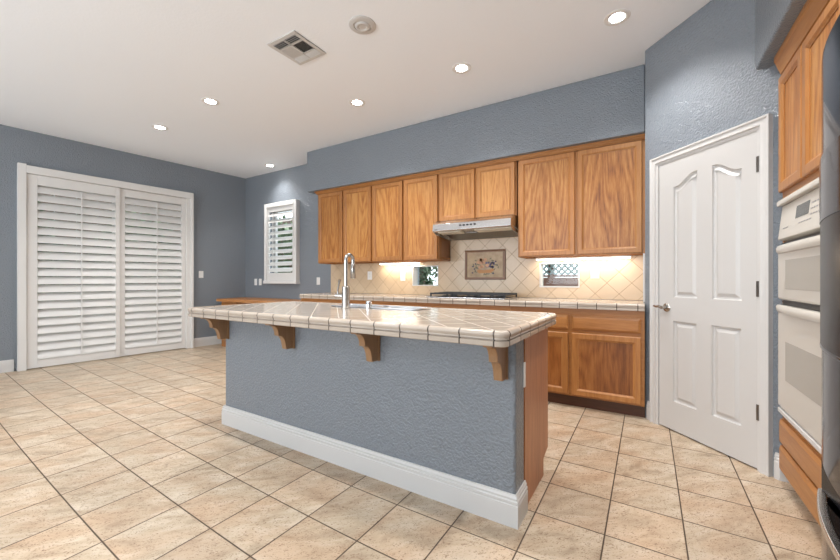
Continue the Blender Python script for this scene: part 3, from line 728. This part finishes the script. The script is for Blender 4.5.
# tile mural above the cooktop: framed cream panel with a basket of fruit and flowers
t = thing('tile_mural', (-1.63, 4.107, 1.12), 'framed beige tile mural of a fruit and flower basket above the cooktop', 'tile picture')
fr = MB(); x0, x1, z0, z1 = -1.882, -1.380, 1.118, 1.470
for a in ((x0, z0, x1, z0+.022), (x0, z1-.022, x1, z1), (x0, z0+.022, x0+.022, z1-.022), (x1-.022, z0+.022, x1, z1-.022)): fr.box((a[0], 4.093, a[1]), (a[2], 4.1078, a[3]))
fr.build('frame', plain('brown_tile_liner', srgb(128, 88, 56), .35), t, bevel=.003)
def mat_mural():
    t_ = NT('cream_mural_tile'); n = t_.noise(t_.pos(), 14, 3); t_.set(Base_Color=t_.ramp(n, [(.3, srgb(160, 128, 86)), (.7, srgb(186, 156, 112))]), Roughness=.35); return t_.m
MB().box((x0+.02, 4.100, z0+.02), (x1-.02, 4.1078, z1-.02)).build('field', mat_mural(), t)
MB().box((x0+.026, 4.0985, z0+.026), (x1-.026, 4.1005, z0+.030)).box((x0+.026, 4.0985, z1-.030), (x1-.026, 4.1005, z1-.026)).box((x0+.026, 4.0985, z0+.026), (x0+.030, 4.1005, z1-.026)).box((x1-.030, 4.0985, z0+.026), (x1-.026, 4.1005, z1-.026)).build('border_line', plain('rust_line', srgb(120, 62, 40), .4), t)
def disc(m, x, z, rx, rz, y=4.0975, n=10, rot=0):
    V = []; V2 = []
    for k in range(n):
        a = k*2*math.pi/n; u, w = rx*math.cos(a), rz*math.sin(a); X = x+u*math.cos(rot)-w*math.sin(rot); Z = z+u*math.sin(rot)+w*math.cos(rot)
        V.append(m.v((X, y, Z))); V2.append(m.v((X, 4.1005, Z)))
    m.bm.faces.new(V)
    for k in range(n): m.bm.faces.new((V[k], V[(k+1) % n], V2[(k+1) % n], V2[k]))
R_ = random.Random(5)
m = MB(); cx, cz = -1.625, 1.275
m.prism([(cx-.10, cz-.06), (cx-.075, cz-.082), (cx+.07, cz-.078), (cx+.115, cz-.045), (cx+.10, cz-.030), (cx, cz-.045), (cx-.09, cz-.038)], 4.097, 4.1005, 'y'); m.build('painted_basket', plain('ochre_glaze', srgb(190, 128, 60), .4), t)
m = MB(); 
for k in range(16): disc(m, cx+.055+R_.uniform(-.04, .055), cz+.012+R_.uniform(-.028, .035), .012, .012)
m.build('painted_grapes', plain('violet_glaze', srgb(98, 84, 112), .4), t)
m = MB()
for k in range(9): disc(m, cx-.03+R_.uniform(-.05, .07), cz+.03+R_.uniform(-.05, .05), .022, .020, y=4.0972)
m.build('painted_fruit', plain('peach_glaze', srgb(206, 150, 104), .4), t)
m = MB()
for k in range(44):
    a = R_.uniform(0, 2*math.pi); rr_ = R_.uniform(.55, 1); disc(m, cx+.165*rr_*math.cos(a), cz+.10*rr_*math.sin(a), .015, .006, n=8, rot=R_.uniform(0, 3.1))
m.build('painted_leaves', plain('olive_glaze', srgb(112, 104, 72), .4), t)
M_PLUM = plain('plum_glaze', srgb(84, 66, 74), .4)
for dx, dz in ((-.155, .0), (-.135, -.03), (-.16, -.075), (-.12, .03), (.10, -.085), (.13, .055)):
    m = MB(); disc(m, cx+dx, cz+dz, .011, .009, y=4.0971); m.build('painted_plum', M_PLUM, t)

# ------------------------------------------------------------------ wall plates
def plate(M, s, z, w, h, label, kind, n0=0.0, cat='switch', slots=1, name=None):
    p = M @ Vector((s, n0, z)); t = thing(name or 'light_switch', tuple(p), label, cat)
    MB(M).box((s-w/2, n0+.0003, z-h/2), (s+w/2, n0+.006, z+h/2)).build('plate', M_PLATE, t, bevel=.002)
    if kind == 'rocker': MB(M).box((s-.016, n0+.006, z-.032), (s+.016, n0+.010, z+.032)).build('rocker', M_PLATE, t, bevel=.002)
    else:
        for dz in (-.02, .02): 
            MB(M).box((s-.016, n0+.006, z+dz-.014), (s+.016, n0+.0075, z+dz+.014)).build('socket', M_PLATE, t, bevel=.001)
        MB(M).box((s-.007, n0+.0075, z+.016), (s-.005, n0+.008, z+.026)).box((s+.005, n0+.0075, z+.016), (s+.007, n0+.008, z+.026)).box((s-.007, n0+.0075, z-.024), (s-.005, n0+.008, z-.014)).box((s+.005, n0+.0075, z-.024), (s+.007, n0+.008, z-.014)).build('slots', M_BLACK, t)
plate(LM, 2.174, 1.205, .072, .115, 'white light switch on the left wall right of the patio shutters', 'rocker')
plate(Mb, -6.00, 1.075, .072, .115, 'white wall plate left of its twin, low beside the room corner', 'rocker')
plate(Mb, -5.87, 1.075, .072, .115, 'white wall plate right of its twin, beneath the narrow window left edge', 'rocker')
plate(Mb, -4.41, 1.095, .072, .115, 'white wall plate between the narrow window and the backsplash', 'rocker')
plate(Mb, -3.364, 1.176, .078, .118, 'white outlet on the backsplash, just right of the faucet', 'outlet', .012, 'outlet', name='wall_outlet')
plate(Mb, -2.796, 1.160, .078, .118, 'pale outlet on the backsplash left of the small leafy window', 'outlet', .012, 'outlet', name='wall_outlet')
plate(Mb, -.453, 1.190, .078, .118, 'white outlet on the backsplash right of the fence window', 'outlet', .012, 'outlet', name='wall_outlet')

# ------------------------------------------------------------------ under-cabinet lights
def spot(loc, power, ang=125, blend=.8, col=(1, .975, .95), size=.06):
    d = bpy.data.lights.new('lamp', 'SPOT'); d.energy = power; d.spot_size = math.radians(ang); d.spot_blend = blend; d.color = col; d.shadow_soft_size = size
    o = bpy.data.objects.new('lamp', d); COL.objects.link(o); o.location = loc; return o
for x0, x1, lab in ((-3.12, -2.49, 'lit white light bar under the cabinet left of the hood'), (-1.02, -.13, 'lit white light bar under the cabinet right of the hood')):
    t = thing('under_cabinet_light', ((x0+x1)/2, 4.0, 1.33), lab, 'light')
    MB().box((x0, 4.005, 1.334), (x1, 4.065, 1.3495)).build('housing', M_PLATE, t, bevel=.002)
    MB().box((x0+.01, 4.010, 1.322), (x1-.01, 4.060, 1.334)).build('lens', M_UNDERLAMP, t, bevel=.002)
    a = area('under_cabinet_glow', ((x0+x1)/2, 4.03, 1.318), (0, 0, 0), x1-x0-.04, .04, 1.9*(x1-x0), (1, .86, .68))
# ------------------------------------------------------------------ recessed lights
CLAB = ['lit recessed ceiling light nearest the pantry wall', 'lit recessed ceiling light in the middle, before the hood soffit', 'lit recessed ceiling light in front of the soffit left end',
        'lit recessed ceiling light, second nearest to the patio door', 'lit recessed ceiling light nearest the patio door', 'lit recessed ceiling light in the far corner above the narrow window']
def can(x, y, label=None, group=None):
    t = thing('recessed_light', (x, y, CEIL-.01), label or 'lit recessed ceiling light above or behind the camera', 'ceiling light', group)
    m = MB(); n = 32; prof = [(.085, 0), (.085, -.003), (.078, -.006), (.060, -.005), (.050, -.0015)]
    rings = [[m.v((x+r*math.cos(k*2*math.pi/n), y+r*math.sin(k*2*math.pi/n), CEIL+h)) for k in range(n)] for r, h in prof]
    for A, B in zip(rings, rings[1:]):
        for k in range(n): m.bm.faces.new((A[k], A[(k+1) % n], B[(k+1) % n], B[k]))
    m.build('trim_ring', M_PLATE, t, smooth=True)
    MB().lathe((x, y, CEIL), [(.050, -.0005), (.050, -.002), (.04, -.0035)], 24).build('lens', M_CANLAMP, t)
for (x, y), lab in zip(CANS, CLAB): can(x, y, lab); spot((x, y, CEIL-.03), 50 if y < 3.5 else 24)
for x, y in CANS_OFF: spot((x, y, CEIL-.03), (72 if x > 0 else 50) if y > 0 else 20); can(x, y, None, 'recessed lights outside the picture')
# unlit round fitting
t = thing('eyeball_light', (-1.775, 2.083, CEIL-.01), 'unlit round white recessed fitting beside the ceiling vent', 'ceiling light')
MB().lathe((-1.775, 2.083, CEIL), [(.098, -.0003), (.098, -.005), (.090, -.009), (.066, -.010), (.062, -.003)], 36).build('trim_ring', M_WHITE, t, smooth=True)
MB().lathe((-1.780, 2.090, CEIL), [(.056, -.0035), (.052, -.012), (.044, -.016), (.030, -.014), (.026, -.010)], 30).build('eyeball', M_WHITE, t, smooth=True)
# vent
vx0, vx1, vy0, vy1 = -2.56, -2.245, 1.856, 2.185
t = thing('ceiling_vent', ((vx0+vx1)/2, (vy0+vy1)/2, CEIL-.01), 'square white four-way air vent in the ceiling', 'vent')
m = MB(); z0, z1 = CEIL-.008, CEIL-.0004; b = .032
m.box((vx0, vy0, z0), (vx1, vy0+b, z1)).box((vx0, vy1-b, z0), (vx1, vy1, z1)).box((vx0, vy0+b, z0), (vx0+b, vy1-b, z1)).box((vx1-b, vy0+b, z0), (vx1, vy1-b, z1)).build('frame', M_WHITE, t, bevel=.002)
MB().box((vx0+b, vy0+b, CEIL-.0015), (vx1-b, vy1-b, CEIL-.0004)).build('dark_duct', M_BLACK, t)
m = MB(); ax0, ax1, ay0, ay1 = vx0+b, vx1-b, vy0+b, vy1-b; xc = (ax0+ax1)/2
q1, q2 = ay0+(ay1-ay0)*.27, ay0+(ay1-ay0)*.75
m.box((ax0, q1-.006, z0-.001), (ax1, q1+.006, z1-.001)).box((ax0, q2-.006, z0-.001), (ax1, q2+.006, z1-.001)).box((xc-.006, ay0, z0-.001), (xc+.006, ay1, z1-.001)).build('bars', M_WHITE, t)
def blades(m, x0, x1, y0, y1, along, n, lean):
    for k in range(n):
        if along == 'x':
            y = y0+(k+.5)*(y1-y0)/n; w = .007
            V = [m.v((x0, y-w*lean, CEIL-.002)), m.v((x1, y-w*lean, CEIL-.002)), m.v((x1, y+w*lean, CEIL-.012)), m.v((x0, y+w*lean, CEIL-.012))]
        else:
            x = x0+(k+.5)*(x1-x0)/n; w = .007
            V = [m.v((x-w*lean, y0, CEIL-.002)), m.v((x-w*lean, y1, CEIL-.002)), m.v((x+w*lean, y1, CEIL-.012)), m.v((x+w*lean, y0, CEIL-.012))]
        W_ = [m.v(v.co+Vector((0, 0, .0014))) for v in V]; m.bm.faces.new(V); m.bm.faces.new(W_[::-1])
        for a in range(4): m.bm.faces.new((V[a], V[(a+1) % 4], W_[(a+1) % 4], W_[a]))
m = MB()
for xa, xb in ((ax0, xc-.006), (xc+.006, ax1)): blades(m, xa, xb, ay0, q1-.006, 'x', 4, -1); blades(m, xa, xb, q2+.006, ay1, 'x', 4, 1)
blades(m, ax0, xc-.006, q1+.006, q2-.006, 'y', 7, -1); blades(m, xc+.006, ax1, q1+.006, q2-.006, 'y', 7, 1)
m.build('louvers', M_WHITE, t)

# ------------------------------------------------------------------ desk in the nook
t = thing('nook_desk', (-5.2, 3.8, 0), 'low built-in wooden desk in the far corner behind the island', 'desk')
MB().prism([(-6.22, 3.56), (-6.17, 3.50), (-4.12, 3.50), (-4.12, 4.118), (-6.30, 4.118)], .752, .795, 'z').build('desktop', M_WOOD_X, t, bevel=.006)
MB().box((-6.10, 3.55, .0), (-5.70, 4.118, .764)).build('pedestal', M_WOOD_Z, t)
MB().box((-4.60, 3.55, .0), (-4.13, 4.118, .764)).build('pedestal', M_WOOD_Z, t)
drawer(t, (-6.08, 3.55, .56), UX, WY, .36, .17, M_WOOD_X); drawer(t, (-6.08, 3.55, .10), UX, WY, .36, .44, M_WOOD_X)

# ------------------------------------------------------------------ oven cabinet, double oven
OX = .626; OY1, OY0 = 2.748, 1.80
UY, WX = (0, -1, 0), (-1, 0, 0)
t = thing('oven_cabinet', (1.0, 2.3, 0), 'tall oak cabinet housing the double oven beside the refrigerator', 'cabinet')
X1 = RX-.003
for nm, a_, b_, mt in (('side_panel', (OX+.02, OY1-.012, .085), (X1, OY1, 2.334), M_WOOD_Z), ('side_panel', (OX+.02, OY0, .085), (X1, OY0+.012, 2.334), M_WOOD_Z),
    ('shelf', (OX+.02, OY0+.012, 1.56), (X1, OY1-.012, 1.58), M_WOOD_Y), ('shelf', (OX+.02, OY0+.012, .36), (X1, OY1-.012, .38), M_WOOD_Y), ('bottom_panel', (OX+.02, OY0+.012, .085), (X1, OY1-.012, .10), M_WOOD_Y), ('top_panel', (OX+.02, OY0+.012, 2.31), (X1, OY1-.012, 2.33), M_WOOD_Y),
    ('rail', (OX, OY0, 2.16), (OX+.02, OY1, 2.334), M_WOOD_Y), ('rail', (OX, OY0, 1.545), (OX+.02, OY1, 1.60), M_WOOD_Y), ('stile', (OX, OY1-.03, 1.60), (OX+.02, OY1, 2.16), M_WOOD_Z), ('stile', (OX, OY1-.012, .385), (OX+.02, OY1, 1.545), M_WOOD_Z),
    ('rail', (OX, OY0, .09), (OX+.02, OY1, .385), M_WOOD_Y), ('stile', (OX, OY0, .385), (OX+.02, OY0+.10, 1.545), M_WOOD_Z), ('stile', (OX, 2.36, 1.60), (OX+.02, 2.41, 2.16), M_WOOD_Z)):
    MB().box(a_, b_).build(nm, mt, t)
MB().box((OX+.07, OY0, 0), (OX+.085, OY1-.02, .085)).build('toe_kick', M_WOOD_DARK, t)
for ya, yb in ((OY1-.008, 2.395), (2.380, OY0+.15)):
    cab_door(t, (OX, ya, 1.592), UY, WX, ya-yb, .620, M_WOOD_Z, M_PANEL, thick=.02)
drawer(t, (OX, OY1-.008, .235), UY, WX, OY1-OY0-.02, .130, M_WOOD_Y); drawer(t, (OX, OY1-.008, .086), UY, WX, OY1-OY0-.02, .137, M_WOOD_Y)
m = MB().sweep([(OX, OY1+.0), (OX, OY0)][::1], [(0, 2.235), (.010, 2.238), (.013, 2.250), (.030, 2.300), (.036, 2.312), (.036, 2.334), (0, 2.334)])
tagit(m.build('crown_moulding', M_WOOD_Y), 'oak crown moulding on the oven cabinet at the upper right under the soffit', 'moulding')
# over-fridge cabinet
t = thing('fridge_cabinet', (1.0, 1.2, 1.93), 'oak cabinet above the refrigerator', 'cabinet')
MB().box((OX+.02, .80, 1.93), (X1, OY0-.001, 2.334)).build('body', M_WOOD_Z, t)
# double oven
t = thing('double_oven', (.9, 2.3, .40), 'ivory white built-in double wall oven with control panel and two doors', 'oven')
oy1, oy0 = OY1-.014, OY0+.102
MB().box((OX+.0205, oy0+.01, .41), (1.20, oy1-.006, 1.53)).build('body', M_BLACK, t)
def loftx(prof, y0, y1): return MB().prism(prof, y0, y1, 'y')
# top trim, control panel leaning back
MB().prism([(OX+.02, 1.545), (OX-.022, 1.545), (OX-.028, 1.535), (OX-.028, 1.515), (OX+.02, 1.515)], oy0, oy1, 'y').build('top_trim', M_IVORY, t, bevel=.004)
MB().prism([(OX+.02, 1.514), (OX-.006, 1.514), (OX-.024, 1.335), (OX+.02, 1.320)], oy0, oy1-.004, 'y').build('control_panel', M_IVORY, t, bevel=.004)
def cp(y0, y1, z0, z1, mat, name, d=.0012):       # pieces lying on the sloping control panel
    f = lambda z: OX-.006-(1.514-z)*(.018/.179)
    m = MB(); m.loft([[(f(z0)+.002, y0, z0), (f(z0)+.002, y1, z0), (f(z1)+.002, y1, z1), (f(z1)+.002, y0, z1)], [(f(z0)-d, y0, z0), (f(z0)-d, y1, z0), (f(z1)-d, y1, z1), (f(z1)-d, y0, z1)]], cap_first=True).build(name, mat, t)
cp(2.31, 2.48, 1.415, 1.475, M_LCD, 'display')
m = None
for k in range(9): cp(2.66-k*.022 if k < 4 else 2.57-k*.035, 2.648-k*.022 if k < 4 else 2.55-k*.035, 1.385, 1.39, M_INK, 'marking')
for r, zz in enumerate((1.43, 1.405, 1.455)):
    for k in range(4): cp(2.285-k*.03, 2.268-k*.03, zz, zz+.006, M_INK, 'marking')
def oven_door(z0, z1, name, wz0, wz1):
    d = MB().prism([(OX+.02, z0), (OX-.014, z0), (OX-.022, z0+.01), (OX-.022, z1-.045), (OX-.018, z1-.01), (OX+.02, z1-.01)], oy0, oy1, 'y').build(name, M_IVORY_G, t, bevel=.003)
    MB().box((OX-.0235, oy0+.16, wz0), (OX-.0215, oy1-.13, wz1)).build('window', M_IVORY_W, d)
    # bowed full-width handle
    m = MB(); N = 14; rings = []
    for i in range(N+1):
        f = i/N; y = oy1+(oy0-oy1)*f; b = .012*math.sin(math.pi*f)**.6
        zt_, zb_ = z1, z1-.040
        rings.append([(OX-.018, y, zb_-.004), (OX-.024-b, y, zb_), (OX-.030-b, y, zb_+.012), (OX-.030-b, y, zt_-.010), (OX-.024-b, y, zt_), (OX-.012, y, zt_)])
    m.loft(rings, cap_first=True); m.build('handle', M_IVORY, d, smooth=True)
    return d
MB().box((OX-.004, oy0, 1.300), (OX+.02, oy1, 1.318)).build('gap', M_BLACK, t)
oven_door(1.012, 1.300, 'upper_door', 1.07, 1.22)
MB().box((OX-.002, oy0, .965), (OX+.02, oy1, 1.011)).build('vent_gap', M_BLACK, t)
m = MB()
for k in range(3): m.box((OX-.006, oy0, .972+k*.013), (OX+.0, oy1, .977+k*.013))
m.build('vent_slats', M_IRON, t)
oven_door(.432, .985, 'lower_door', .60, .80)
MB().box((OX-.024, oy0, .405), (OX+.02, oy1, .430)).build('bottom_trim', M_WHITE, t, bevel=.004)
MB().box((OX-.0235, oy1-.045, .445), (OX-.0215, oy1-.020, .452)).build('maker_badge', M_INK, t)

# ------------------------------------------------------------------ refrigerator, bowed doors
t = thing('refrigerator', (.9, 1.25, 0), 'dark polished stainless refrigerator with bowed door at the right edge', 'refrigerator')
FY1, FY0, FXE, SAG = 1.697, .80, .480, .075
def bow(f): return FXE - SAG*(1-(2*f-1)**2)
def curved(z0, z1, name, mat, parent, f0=0., f1=1., out=0., depth=.05, N=24, bev=.004):
    front = [(bow(f0+(f1-f0)*i/N)-out, FY1+(FY0-FY1)*(f0+(f1-f0)*i/N)) for i in range(N+1)]
    back = [(x+depth, y) for x, y in front[::-1]] if depth < .05 else [(FXE+.045, front[-1][1]), (FXE+.045, front[0][1])]
    return MB().prism(front+back, z0, z1, 'z').build(name, mat, parent, bevel=bev)
MB().box((FXE+.055, FY0+.005, .02), (1.30, FY1-.005, 1.76)).build('body', plain('dark_grey_case', (.09, .09, .095, 1), .4), t, bevel=.004)
dr = curved(.575, 1.785, 'door', M_FRIDGE, t)
fd = curved(.06, .435, 'freezer_drawer', M_FRIDGE, t)
MB().box((FXE-.004, FY0+.004, .445), (FXE+.054, FY1-.002, .566)).build('cross_rail', M_BLKGL, t, bevel=.006)
dp = curved(.925, 1.475, 'dispenser', M_BLKGL, dr, .07, .46, out=.003, depth=.012)
curved(1.29, 1.475, 'dispenser_panel', M_FRIDGE, dp, .07, .46, out=.005, depth=.002)
curved(.915, .928, 'dispenser_tray', M_FRIDGE, dp, .07, .46, out=.004, depth=.02)
# bright bowed lip along the top of the freezer drawer, used as its handle
curved(.425, .447, 'handle', M_STEEL, fd, out=.010, depth=.022)
pts = [(bow(.93)-.012, FY1+(FY0-FY1)*.93, .66), (bow(.93)-.055, FY1+(FY0-FY1)*.93, .72), (bow(.93)-.055, FY1+(FY0-FY1)*.93, 1.64), (bow(.93)-.012, FY1+(FY0-FY1)*.93, 1.70)]
MB().tube(pts, .013, 12).build('handle', M_CHROME, dr, smooth=True)
